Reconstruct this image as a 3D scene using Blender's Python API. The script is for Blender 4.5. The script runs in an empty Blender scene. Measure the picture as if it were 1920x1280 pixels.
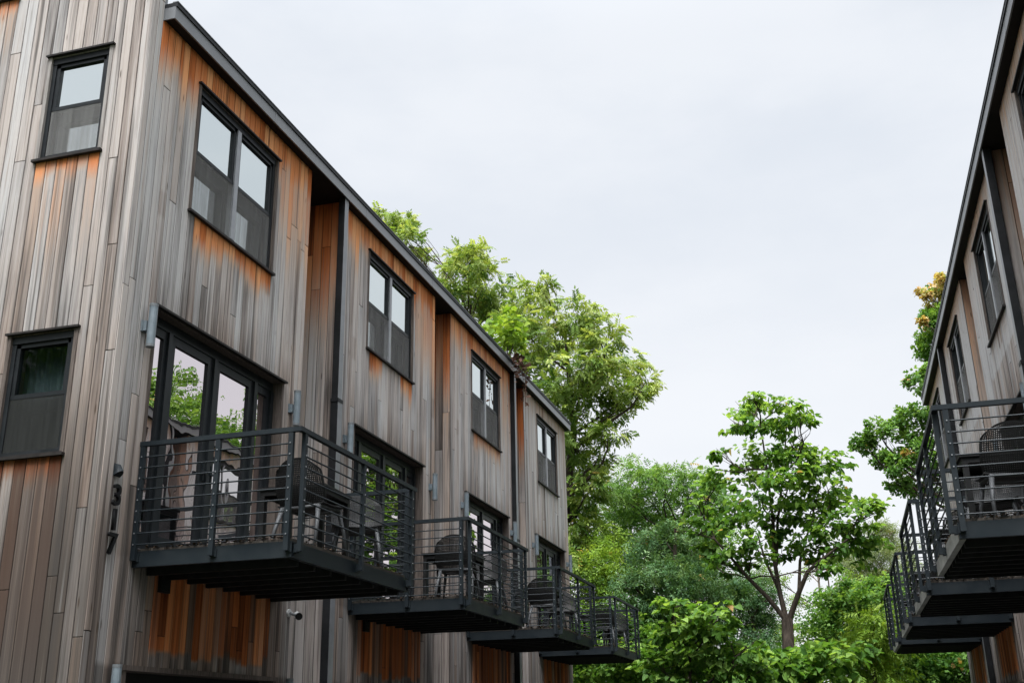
import bpy, math, random
import numpy as np
from mathutils import Vector, Matrix
R = math.radians
sc = bpy.context.scene
col = sc.collection
rnd = random.Random(7)

# ------------------------------------------------------------------ camera
cam_d = bpy.data.cameras.new('camera'); cam = bpy.data.objects.new('camera', cam_d); col.objects.link(cam)
cam_d.sensor_width = 36; cam_d.lens = 38.234; cam_d.clip_start = 0.1; cam_d.clip_end = 2000
CR = np.array([[0.9590750589633796, 0.2826117171362553, -0.017482809033080422],
               [-0.11099644807672868, 0.31844124782820016, -0.941421775930411],
               [-0.26048957712112014, 0.9048346749649441, 0.3367779553241927]])   # rows: right, down, forward
CAM = np.array([0, 0, 1.65])
M4 = Matrix.Identity(4)
for i in range(3):
    M4[i][0] = CR[0][i]; M4[i][1] = -CR[1][i]; M4[i][2] = -CR[2][i]; M4[i][3] = CAM[i]
cam.matrix_world = M4
sc.camera = cam
def at(u, v, y):
    """world point on the plane y = const, measured from the survey of the photograph (1920 x 1280)"""
    d = CR.T @ np.array([(u - 960) / 2039.13, (v - 640) / 2039.13, 1.0])
    return CAM + d * (y / d[1])

# ------------------------------------------------------------------ light
SUN_EL, SUN_AZ = 60, 2            # azimuth measured from -Y towards +X
sd = Vector((math.sin(R(SUN_AZ)) * math.cos(R(SUN_EL)), -math.cos(R(SUN_AZ)) * math.cos(R(SUN_EL)), math.sin(R(SUN_EL))))
w = bpy.data.worlds.new('World'); sc.world = w; w.use_nodes = True
nt = w.node_tree; nt.nodes.clear()
def N(t, typ, **kw):
    n = t.nodes.new(typ)
    for k, v in kw.items(): setattr(n, k, v)
    return n
def math_(t, op, a, b=None, clamp=False):
    n = N(t, 'ShaderNodeMath', operation=op, use_clamp=clamp)
    for i, x in enumerate((a, b)):
        if x is None: continue
        if isinstance(x, (int, float)): n.inputs[i].default_value = x
        else: t.links.new(x, n.inputs[i])
    return n.outputs[0]
def maprange(t, x, a, b, c=0.0, d=1.0, smooth=False):
    n = N(t, 'ShaderNodeMapRange', interpolation_type='SMOOTHSTEP' if smooth else 'LINEAR')
    t.links.new(x, n.inputs[0])
    for i, q in enumerate((a, b, c, d)): n.inputs[i + 1].default_value = q
    return n.outputs[0]
def mixc(t, f, a, b, mode='MIX'):
    n = N(t, 'ShaderNodeMix', data_type='RGBA', blend_type=mode, clamp_factor=True)
    for i, x in ((0, f), (6, a), (7, b)):
        if isinstance(x, (int, float)): n.inputs[i].default_value = x
        elif isinstance(x, (tuple, list)): n.inputs[i].default_value = tuple(x) + ((1,) if len(x) == 3 else ())
        else: t.links.new(x, n.inputs[i])
    return n.outputs[2]
sky = N(nt, 'ShaderNodeTexSky', sky_type='NISHITA', sun_disc=False, sun_elevation=R(SUN_EL), air_density=1.0, dust_density=3.0)
sky.sun_rotation = math.atan2(sd.x, sd.y)
tc = N(nt, 'ShaderNodeTexCoord')
sep = N(nt, 'ShaderNodeSeparateXYZ'); nt.links.new(tc.outputs['Generated'], sep.inputs[0])
mp = N(nt, 'ShaderNodeMapping'); mp.inputs['Scale'].default_value = (1.0, 1.0, 2.4); nt.links.new(tc.outputs['Generated'], mp.inputs[0])
cl = N(nt, 'ShaderNodeTexNoise'); cl.inputs['Scale'].default_value = 2.1; cl.inputs['Detail'].default_value = 6; cl.inputs['Roughness'].default_value = .55
nt.links.new(mp.outputs[0], cl.inputs['Vector'])
cf = maprange(nt, cl.outputs['Fac'], .38, .66, 0, 1, True)
low = mixc(nt, cf, (7.4, 7.85, 8.5), (8.4, 8.7, 9.15))          # broken blue-white overcast, per unit of strength
hor = maprange(nt, sep.outputs[2], 0.0, .55, 0, 1, True)
cloud = mixc(nt, hor, (9.1, 9.25, 9.5), low)
dot = N(nt, 'ShaderNodeVectorMath', operation='DOT_PRODUCT'); nt.links.new(tc.outputs['Generated'], dot.inputs[0]); dot.inputs[1].default_value = sd
glow = maprange(nt, dot.outputs['Value'], .84, 1.0, 1.0, 8.0, True)   # the cloud deck is brightest round the veiled sun
zen = maprange(nt, sep.outputs[2], .56, .95, 1.0, 2.6, True)
gl = math_(nt, 'MULTIPLY', glow, zen)
vm = N(nt, 'ShaderNodeVectorMath', operation='SCALE'); nt.links.new(cloud, vm.inputs[0]); nt.links.new(gl, vm.inputs['Scale'])
skyc = mixc(nt, .90, sky.outputs[0], vm.outputs[0])
bg = N(nt, 'ShaderNodeBackground'); bg.inputs['Strength'].default_value = .112; nt.links.new(skyc, bg.inputs['Color'])
wo = N(nt, 'ShaderNodeOutputWorld'); nt.links.new(bg.outputs[0], wo.inputs[0])
sl = bpy.data.lights.new('sun', 'SUN'); sl.energy = 2.1; sl.angle = R(22); sl.color = (1, .96, .9)
so = bpy.data.objects.new('sun', sl); col.objects.link(so); so.location = (0, 0, 60)
so.rotation_euler = (-sd).to_track_quat('-Z', 'Y').to_euler()
sc.view_settings.view_transform = 'Standard'; sc.view_settings.look = 'None'
sc.view_settings.gamma = 1; sc.view_settings.exposure = 0.0
sc.render.engine = 'CYCLES'
sc.cycles.max_bounces = 8; sc.cycles.diffuse_bounces = 4; sc.cycles.transparent_max_bounces = 12
sc.cycles.use_denoising = True

# ------------------------------------------------------------------ helpers
def tag(o, label=None, cat=None, group=None, kind=None):
    if label: o['label'] = label
    if cat: o['category'] = cat
    if group: o['group'] = group
    if kind: o['kind'] = kind
    return o
def empty(name, loc, parent=None, rz=0):
    o = bpy.data.objects.new(name, None); col.objects.link(o); o.location = loc; o.rotation_euler = (0, 0, rz)
    o.empty_display_size = .2
    if parent: o.parent = parent
    return o
class MB:
    def __init__(s): s.v = []; s.f = []; s.a = []; s.m = []
    def add(s, vs, fs, attr=None, mat=0):
        b = len(s.v); s.v += [tuple(p) for p in vs]
        s.a += attr if attr else [(0, 0, 0, 0)] * len(vs)
        for f in fs: s.f.append(tuple(i + b for i in f)); s.m.append(mat)
    def box(s, a, b, mat=0, fn=None, bev=0.0):
        x0, y0, z0 = (min(a[i], b[i]) for i in range(3)); x1, y1, z1 = (max(a[i], b[i]) for i in range(3))
        flip = False
        vs = [(x0, y0, z0), (x1, y0, z0), (x1, y1, z0), (x0, y1, z0), (x0, y0, z1), (x1, y0, z1), (x1, y1, z1), (x0, y1, z1)]
        fs = [(3, 2, 1, 0), (4, 5, 6, 7), (0, 1, 5, 4), (1, 2, 6, 5), (2, 3, 7, 6), (3, 0, 4, 7)]
        if fn:
            o = np.array(fn(0, 0, 0)); X = np.array(fn(1, 0, 0)) - o; Y = np.array(fn(0, 1, 0)) - o; Z = np.array(fn(0, 0, 1)) - o
            flip = np.dot(np.cross(X, Y), Z) < 0
            vs = [fn(*p) for p in vs]
        if flip: fs = [tuple(reversed(f)) for f in fs]
        s.add(vs, fs, mat=mat)
    def tube(s, pts, rad, n=8, caps=True, mat=0):
        pts = [np.array(p, float) for p in pts]
        if not hasattr(rad, '__len__'): rad = [rad] * len(pts)
        vs = []; fs = []; prev = None
        for i, p in enumerate(pts):
            t = pts[min(i + 1, len(pts) - 1)] - pts[max(i - 1, 0)]; t = t / (np.linalg.norm(t) + 1e-9)
            if prev is None:
                a = np.array([0, 0, 1.0]) if abs(t[2]) < .9 else np.array([1.0, 0, 0])
                u = np.cross(a, t)
            else: u = prev - t * np.dot(prev, t)
            u /= np.linalg.norm(u) + 1e-9; prev = u; w_ = np.cross(t, u)
            for k in range(n):
                an = 2 * math.pi * k / n
                vs.append(p + rad[i] * (math.cos(an) * u + math.sin(an) * w_))
        for i in range(len(pts) - 1):
            for k in range(n):
                k2 = (k + 1) % n
                fs.append((i * n + k, i * n + k2, (i + 1) * n + k2, (i + 1) * n + k))
        if caps:
            fs.append(tuple(reversed(range(n)))); fs.append(tuple(range((len(pts) - 1) * n, len(pts) * n)))
        s.add(vs, fs, mat=mat)
    def build(s, name, mats, parent=None, smooth=False, attr=False):
        me = bpy.data.meshes.new(name); me.from_pydata(s.v, [], s.f)
        for m in (mats if isinstance(mats, (list, tuple)) else [mats]): me.materials.append(m)
        if len(me.materials) > 1: me.polygons.foreach_set('material_index', s.m)
        if attr:
            A = me.color_attributes.new('wood', 'FLOAT_COLOR', 'POINT')
            A.data.foreach_set('color', np.array(s.a, dtype=np.float32).ravel())
        if smooth: me.polygons.foreach_set('use_smooth', [True] * len(me.polygons))
        me.update()
        o = bpy.data.objects.new(name, me); col.objects.link(o)
        if parent:
            o.parent = parent
            if parent.name.startswith('timber'): o.matrix_parent_inverse = Matrix.Translation(-parent.location)   # built in world coordinates
        return o
def mat(name):
    m = bpy.data.materials.new(name); m.use_nodes = True; m.node_tree.nodes.clear()
    t = m.node_tree; o = N(t, 'ShaderNodeOutputMaterial'); return m, t, o
def geo_noise(t, scale, detail=4, rough=.55, off=None):
    g = N(t, 'ShaderNodeNewGeometry'); mp_ = N(t, 'ShaderNodeMapping'); mp_.inputs['Scale'].default_value = scale
    t.links.new(g.outputs['Position'], mp_.inputs[0])
    if off is not None:
        cx = N(t, 'ShaderNodeCombineXYZ')
        for i in range(3): t.links.new(off, cx.inputs[i])
        t.links.new(cx.outputs[0], mp_.inputs['Location'])
    n = N(t, 'ShaderNodeTexNoise'); n.inputs['Scale'].default_value = 1; n.inputs['Detail'].default_value = detail; n.inputs['Roughness'].default_value = rough
    t.links.new(mp_.outputs[0], n.inputs['Vector']); return n.outputs['Fac']
def ramp(t, x, stops):
    n = N(t, 'ShaderNodeValToRGB'); cr = n.color_ramp
    while len(cr.elements) < len(stops): cr.elements.new(.5)
    for e, (p, c) in zip(cr.elements, stops): e.position = p; e.color = tuple(c) + (1,)
    t.links.new(x, n.inputs[0]); return n.outputs[0]
def bsdf(t, o, color, rough=.6, spec=.4, metal=0.0, bump=None, bstr=.3, bdist=.004):
    b = N(t, 'ShaderNodeBsdfPrincipled')
    for k, x in (('Base Color', color), ('Roughness', rough), ('Specular IOR Level', spec), ('Metallic', metal)):
        if isinstance(x, (int, float)): b.inputs[k].default_value = x
        elif isinstance(x, (tuple, list)): b.inputs[k].default_value = tuple(x) + (1,)
        else: t.links.new(x, b.inputs[k])
    if bump is not None:
        bp = N(t, 'ShaderNodeBump'); bp.inputs['Strength'].default_value = bstr; bp.inputs['Distance'].default_value = bdist
        t.links.new(bump, bp.inputs['Height']); t.links.new(bp.outputs[0], b.inputs['Normal'])
    t.links.new(b.outputs[0], o.inputs[0]); return b

# ------------------------------------------------------------------ materials
def wood_material():
    m, t, o = mat('weathered_cedar')
    at_ = N(t, 'ShaderNodeAttribute', attribute_name='wood'); sp = N(t, 'ShaderNodeSeparateColor'); t.links.new(at_.outputs['Color'], sp.inputs[0])
    fresh, tone, stain_shade, groove = sp.outputs[0], sp.outputs[1], sp.outputs[2], at_.outputs['Alpha']  # third channel: real stains plus shade painted low on walls and under the soffit
    off = math_(t, 'MULTIPLY', tone, 61.0)
    fine = geo_noise(t, (95, 95, 2.2), 5, .6, off)
    streak = geo_noise(t, (26, 26, .55), 4, .6, off)
    blot = geo_noise(t, (7, 7, .9), 3, .5, off)
    hash_ = math_(t, 'FRACT', math_(t, 'MULTIPLY', tone, 17.31))
    # silver-grey board, each piece with a tone of its own
    k = math_(t, 'ADD', math_(t, 'MULTIPLY', tone, .33), math_(t, 'MULTIPLY', math_(t, 'ADD', math_(t, 'ADD', math_(t, 'MULTIPLY', streak, 1.1), math_(t, 'MULTIPLY', fine, .5)), math_(t, 'MULTIPLY', blot, .45)), .62))
    k = math_(t, 'SUBTRACT', math_(t, 'ADD', math_(t, 'MULTIPLY', math_(t, 'SUBTRACT', k, .80), 1.6), .79), math_(t, 'MULTIPLY', stain_shade, .13))
    grey = ramp(t, k, [(.36, (.075, .069, .065)), (.54, (.20, .187, .178)), (.70, (.315, .30, .29)), (.92, (.47, .46, .45))])
    tan = ramp(t, k, [(.36, (.10, .07, .052)), (.58, (.27, .20, .16)), (.92, (.46, .37, .31))])
    tanf = maprange(t, math_(t, 'ADD', math_(t, 'MULTIPLY', hash_, .6), math_(t, 'MULTIPLY', blot, .8)), .35, 1.0, 0, .75, True)
    grey = mixc(t, math_(t, 'MULTIPLY', tanf, math_(t, 'ADD', math_(t, 'MULTIPLY', stain_shade, .75), .62), True), grey, tan)
    grey = mixc(t, math_(t, 'MULTIPLY', stain_shade, .85, True), grey, mixc(t, 1.0, grey, (.40, .365, .34), 'MULTIPLY'))
    # sheltered wood that kept its cedar colour
    kf = math_(t, 'ADD', math_(t, 'MULTIPLY', stain_shade, -.30), math_(t, 'ADD', math_(t, 'MULTIPLY', hash_, .4), math_(t, 'MULTIPLY', math_(t, 'ADD', streak, fine), .42)))
    red = ramp(t, kf, [(.22, (.10, .024, .008)), (.5, (.54, .165, .052)), (.85, (.80, .38, .17))])
    ff = math_(t, 'ADD', fresh, math_(t, 'MULTIPLY', math_(t, 'SUBTRACT', streak, .5), .65))
    c = mixc(t, maprange(t, ff, .02, .42, 0, .85, True), grey, mixc(t, stain_shade, (.47, .345, .255), (.13, .085, .06)))
    c = mixc(t, maprange(t, ff, .17, .80, 0, 1, True), c, red)
    # dark run-off stains, plus the painted shade held in the same mask
    sf = math_(t, 'ADD', stain_shade, math_(t, 'MULTIPLY', math_(t, 'SUBTRACT', streak, .5), .75))
    c = mixc(t, maprange(t, sf, .60, 1.20, 0, .85, True), c, mixc(t, fresh, (.046, .040, .035), (.070, .024, .010)))
    c = mixc(t, maprange(t, streak, .56, .74, 0, .7, True), c, mixc(t, .5, c, (.05, .042, .036)))
    c = mixc(t, maprange(t, fine, .59, .74, 0, .5, True), c, (.055, .046, .04))
    long_ = geo_noise(t, (13, 13, .22), 3, .6, off)
    c = mixc(t, maprange(t, math_(t, 'ADD', long_, math_(t, 'MULTIPLY', stain_shade, .10)), .535, .74, 0, .78, True), c, mixc(t, fresh, (.052, .046, .042), (.10, .04, .018)))
    c = mixc(t, maprange(t, long_, .42, .22, 0, .4, True), c, mixc(t, fresh, (.46, .45, .44), c))
    # knots
    g = N(t, 'ShaderNodeNewGeometry'); mp_ = N(t, 'ShaderNodeMapping'); mp_.inputs['Scale'].default_value = (7.5, 7.5, 1.3); t.links.new(g.outputs['Position'], mp_.inputs[0])
    vo = N(t, 'ShaderNodeTexVoronoi'); vo.inputs['Scale'].default_value = 1.0; t.links.new(mp_.outputs[0], vo.inputs['Vector'])
    c = mixc(t, maprange(t, vo.outputs['Distance'], .035, .10, .75, 0, True), c, (.045, .03, .02))
    c = mixc(t, maprange(t, groove, .15, .75, 0, .96), c, (.020, .017, .015))
    bsdf(t, o, c, .9, .05, 0, math_(t, 'ADD', fine, math_(t, 'MULTIPLY', streak, .6)), .35, .006)
    return m
def simple(name, c1, c2=None, rough=.5, spec=.5, metal=0.0, scale=(6, 6, 6), bstr=.0, bscale=None):
    m, t, o = mat(name)
    n = geo_noise(t, scale, 5, .6); c = mixc(t, maprange(t, n, .35, .68), c1, c2 or c1)
    r_ = math_(t, 'ADD', math_(t, 'MULTIPLY', math_(t, 'SUBTRACT', n, .5), .3), rough, True)
    bsdf(t, o, c, r_, spec, metal, n if bstr else None, bstr)
    return m
WOOD = wood_material()
STEEL = simple('dark_painted_steel', (0.0075, 0.0115, 0.0146), (0.0136, 0.0179, 0.0204), .5, .20, 0, (4, 4, 4))
STEEL_IN = simple('dark_joist_steel', (0.0072, 0.0078, 0.0078), (0.0120, 0.0126, 0.0126), .6, .16, 0, (4, 4, 4))
BEAMPALE = simple('pale_edge_beam', (.20, .20, .18), (.42, .41, .37), .7, .3, 0, (2.2, 2.2, 5))  # right row's edge beams, paler than the left row's
FASCIA = simple('grey_metal_fascia', (.13, .135, .14), (.17, .175, .18), .38, .5, .1, (2, 2, 2))
LIP = simple('dark_drip_edge', (0.0108, 0.0120, 0.0132), (0.0180, 0.0192, 0.0204), .5, .16)
SOFFIT = simple('dark_soffit', (0.0132, 0.0120, 0.0114), (0.0210, 0.0186, 0.0168), .7, .16)
FRAME = simple('bronze_window_frame', (0.0120, 0.0138, 0.0150), (0.0180, 0.0198, 0.0216), .38, .16)
MULL = simple('grey_aluminium', (.20, .205, .215), (.27, .275, .285), .35, .5, .3)
DOORF = simple('dark_door_frame', (0.0144, 0.0168, 0.0186), (0.0216, 0.0246, 0.0270), .34, .16)
TRIMW = simple('dark_wood_trim', (.055, .043, .036), (.13, .105, .09), .8, .2, 0, (40, 40, 3))
TRIMG = simple('grey_wood_trim', (.15, .135, .12), (.30, .275, .255), .8, .2, 0, (50, 50, 2))
FLASH = simple('dark_flashing', (0.0120, 0.0102, 0.0096), (0.0270, 0.0228, 0.0204), .55, .16, 0, (9, 9, 9))
LAMP = simple('pale_blue_grey_metal', (.12, .150, .168), (.175, .205, .225), .42, .5, .1, (3, 3, 9))
LAMPEND = simple('grey_lamp_end', (.12, .13, .135), None, .5, .5)
BLACK = simple('black_metal', (0.0060, 0.0060, 0.0066), (0.0108, 0.0108, 0.0108), .5, .16)
RESIN = simple('black_resin', (0.0078, 0.0078, 0.0078), (0.0120, 0.0120, 0.0120), .5, .16)
RESING = simple('grey_resin', (.04, .042, .044), (.06, .062, .065), .5, .3)
PIPE = simple('charcoal_pipe', (0.0102, 0.0108, 0.0114), (0.0168, 0.0174, 0.0186), .45, .16)
PIPEF = simple('grey_pipe_face', (.15, .155, .16), (.21, .215, .225), .4, .5, .2)
DECK = simple('deck_boards', (.03, .025, .02), (.07, .06, .05), .85, .2, 0, (30, 3, 3))
CAMW = simple('white_plastic', (.36, .36, .35), (.44, .44, .43), .4, .5)
ROOF = simple('roof_membrane', (.12, .12, .12), (.2, .2, .2), .8, .2)
GARAGE = simple('dark_garage_panel', (0.0072, 0.0072, 0.0072), (0.0132, 0.0126, 0.0120), .6, .16)
ASPH = simple('asphalt', (.025, .025, .026), (.05, .05, .05), .85, .3, 0, (3, 3, 3), .3)
CONC = simple('concrete', (.26, .25, .235), (.36, .35, .33), .85, .2, 0, (1.5, 1.5, 1.5), .2)
EARTH = simple('earth_and_grass', (.035, .05, .018), (.08, .09, .035), .9, .1, 0, (.8, .8, .8), .4)
BARK = simple('brown_bark', (.026, .020, .015), (.085, .066, .053), .9, .15, 0, (14, 14, 3), .6)
BARKP = simple('pale_bark', (.15, .12, .10), (.30, .25, .21), .9, .15, 0, (14, 14, 3), .5)
DEADV = simple('dead_brown_vine', (.07, .038, .028), (.13, .075, .052), .9, .1)
CURT = simple('curtain_cloth', (.05, .06, .062), (.075, .085, .088), .9, .1)
def glass(name, fac, tint, wob=.010, base=(.012, .014, .015)):
    m, t, o = mat(name)
    d = N(t, 'ShaderNodeBsdfDiffuse'); d.inputs[0].default_value = base + (1,)
    g = N(t, 'ShaderNodeBsdfGlossy'); g.inputs[0].default_value = tint + (1,); g.inputs['Roughness'].default_value = .004
    n = geo_noise(t, (1.6, 1.6, 1.1), 2, .5); bp = N(t, 'ShaderNodeBump'); bp.inputs['Strength'].default_value = 1; bp.inputs['Distance'].default_value = wob
    t.links.new(n, bp.inputs['Height']); t.links.new(bp.outputs[0], g.inputs['Normal'])
    x = N(t, 'ShaderNodeMixShader'); x.inputs[0].default_value = fac
    t.links.new(d.outputs[0], x.inputs[1]); t.links.new(g.outputs[0], x.inputs[2]); t.links.new(x.outputs[0], o.inputs[0]); return m
GLASS = glass('coated_window_glass', .76, (.92, .975, .955), .003)
GLASSD = glass('pinkish_door_glass', .73, (1.0, .90, .91), .0035)
def clear_glass():
    m, t, o = mat('plain_window_glass')
    tr = N(t, 'ShaderNodeBsdfTransparent'); tr.inputs[0].default_value = (.8, .86, .86, 1)
    g = N(t, 'ShaderNodeBsdfGlossy'); g.inputs['Roughness'].default_value = .01
    x = N(t, 'ShaderNodeMixShader'); x.inputs[0].default_value = .014
    t.links.new(tr.outputs[0], x.inputs[1]); t.links.new(g.outputs[0], x.inputs[2]); t.links.new(x.outputs[0], o.inputs[0]); return m
GLASSC = clear_glass()
def screen(name, k, c=(.055, .053, .050)):
    m, t, o = mat(name)
    tr = N(t, 'ShaderNodeBsdfTransparent'); d = N(t, 'ShaderNodeBsdfDiffuse'); d.inputs[0].default_value = c + (1,)
    x = N(t, 'ShaderNodeMixShader'); nz = geo_noise(t, (22, 22, 1.2), 3, .6); t.links.new(maprange(t, nz, .3, .7, k * .65, k * 1.35), x.inputs[0])
    t.links.new(tr.outputs[0], x.inputs[1]); t.links.new(d.outputs[0], x.inputs[2]); t.links.new(x.outputs[0], o.inputs[0]); return m
SCREEND = screen('dark_insect_screen', .62, (.035, .036, .034))
SCREEN = screen('insect_screen_mesh', .25, (.25, .245, .235))
def leafmat(name, stops, trans=.42):
    m, t, o = mat(name)
    a = N(t, 'ShaderNodeAttribute', attribute_name='wood'); sp = N(t, 'ShaderNodeSeparateColor'); t.links.new(a.outputs['Color'], sp.inputs[0])
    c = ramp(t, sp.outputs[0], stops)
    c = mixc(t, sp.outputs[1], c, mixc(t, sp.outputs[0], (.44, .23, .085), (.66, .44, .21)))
    b = N(t, 'ShaderNodeBsdfPrincipled'); t.links.new(c, b.inputs['Base Color']); b.inputs['Roughness'].default_value = .55; b.inputs['Specular IOR Level'].default_value = .22
    tr = N(t, 'ShaderNodeBsdfTranslucent'); c2 = mixc(t, 1.0, c, (1.25, 1.2, .55), 'MULTIPLY'); t.links.new(c2, tr.inputs[0])
    x = N(t, 'ShaderNodeMixShader'); x.inputs[0].default_value = trans
    t.links.new(b.outputs[0], x.inputs[1]); t.links.new(tr.outputs[0], x.inputs[2]); t.links.new(x.outputs[0], o.inputs[0]); return m
L_WALNUT = leafmat('yellow_green_leaf', [(0, (.045, .11, .014)), (.5, (.165, .255, .05)), (1, (.42, .48, .15))])
L_CATALPA = leafmat('bright_green_leaf', [(0, (.028, .085, .011)), (.5, (.095, .205, .036)), (1, (.28, .43, .10))], .5)
L_MAPLE = leafmat('deep_green_leaf', [(0, (.04, .115, .02)), (.5, (.105, .22, .04)), (1, (.23, .37, .085))])
L_DARK = leafmat('grey_green_leaf', [(0, (.035, .09, .035)), (.5, (.07, .15, .05)), (1, (.18, .28, .12))], .3)
L_PINE = leafmat('pale_needle', [(0, (.08, .12, .04)), (.5, (.15, .20, .075)), (1, (.26, .31, .13))], .3)
L_LIME = leafmat('lime_leaf', [(0, (.07, .14, .015)), (.5, (.16, .28, .03)), (1, (.33, .45, .08))])

# ------------------------------------------------------------------ board walls
def boards(name, fn, u0, u1, z0, z1, holes, fresh, stain_shade, parent, seed, bw=.13, mb=None, drop=.0, joint=(3.0, 6.5)):
    """vertical cedar boards: one mesh of real planks with V-grooves; fn(u, z, d) -> world"""
    rg = random.Random(seed); M = mb or MB()
    o = np.array(fn(0, 0, 0)); X = np.array(fn(1, 0, 0)) - o; Z = np.array(fn(0, 1, 0)) - o; D = np.array(fn(0, 0, 1)) - o
    flip = np.dot(np.cross(X, Z), D) < 0
    cuts = sorted({u0, u1} | {min(max(h[i], u0), u1) for h in holes for i in (0, 1)})
    edges = []
    for a, b in zip(cuts, cuts[1:]):
        n = max(1, round((b - a) / bw))
        edges += [(a + (b - a) * i / n, a + (b - a) * (i + 1) / n) for i in range(n)]
    b_, gd = .0075, .011
    z_next = {}
    for (a, b) in edges:
        mid = (a + b) / 2; c1, c2, ct = rg.random(), rg.random(), rg.random()
        spans = [(z0, z1)]
        for h in holes:
            if h[0] - 1e-4 < mid < h[1] + 1e-4:
                ns = []
                for (s, e) in spans:
                    if h[2] > s: ns.append((s, min(e, h[2])))
                    if h[3] < e: ns.append((max(s, h[3]), e))
                spans = [q for q in ns if q[1] - q[0] > .02]
        for (s, e) in spans:
            zz = [s]; c = s + rg.uniform(.3, joint[1])
            while c < e - .35: zz.append(c); c += rg.uniform(*joint)
            zz.append(e)
            for p, q in zip(zz, zz[1:]):
                tone = .6 * ct + .4 * rg.random(); off = rg.uniform(0, .0035); r1 = .75 * c1 + .25 * rg.random(); r2 = .75 * c2 + .25 * rg.random()
                n = max(3, int((q - p) / .06)); vs = []; at_ = []; fs = []
                zr = [p, p + .006] + [p + (q - p) * i / n for i in range(1, n)] + [q - .006, q]; n = len(zr) - 1
                for i, zc in enumerate(zr):
                    f_ = fresh(mid, zc, r1, r2); s_ = stain_shade(mid, zc, r1, r2); ge = 1 if i in (0, n) else 0
                    do = off - (.006 if ge else 0)
                    for (uu, dd, gg) in ((a, -gd, 1), (a + b_, do, ge), (b - b_, do, ge), (b, -gd, 1)):
                        vs.append(fn(uu, zc, dd)); at_.append((f_, tone, s_, gg))
                for i in range(n):
                    for k in range(3):
                        f4 = (i * 4 + k, i * 4 + k + 1, i * 4 + 5 + k, i * 4 + 4 + k)
                        fs.append(tuple(reversed(f4)) if flip else f4)
                M.add(vs, fs, at_)
    if mb is None: return M.build(name, WOOD, parent, attr=True)
def smooth(a, b, x):
    x = min(1, max(0, (x - a) / (b - a))); return x * x * (3 - 2 * x)

# ------------------------------------------------------------------ the two timber rows
SOFF = 9.46
class Side: pass
Lf = Side(); Lf.xf = -6.72; Lf.nx = 1
Lf.units = [(9.05, 12.87), (13.90, 18.10), (18.98, 23.18), (24.25, 28.42)]
Lf.win = [9.88, 14.98, 20.26, 25.42]; Lf.ww = 1.98
Lf.door = [9.44, 14.60, 19.83, 25.00]; Lf.bal = [9.40, 14.56, 19.86, 25.04]; Lf.bl = 3.15; Lf.bd = 1.84
Lf.gar = [9.50, 14.66, 19.90, 25.1]; Lf.start = 8.84
Rt = Side(); Rt.xf = 2.85; Rt.nx = -1
Rt.units = [(9.95, 14.27), (15.38, 19.50), (20.45, 24.50), (25.45, 29.15)]
Rt.win = [11.24, 16.33, 21.45, 26.47]; Rt.ww = 1.9
Rt.door = [10.83, 15.67, 20.67, 25.60]; Rt.bal = [10.79, 15.63, 20.63, 25.42]; Rt.bl = 3.02; Rt.bd = 1.78
Rt.gar = [10.9, 15.75, 20.8, 25.75]; Rt.start = 9.70
WZ0, WZ1, DZ0, DZ1, GZ = 7.41, 9.09, 3.45, 6.03, 2.27

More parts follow.
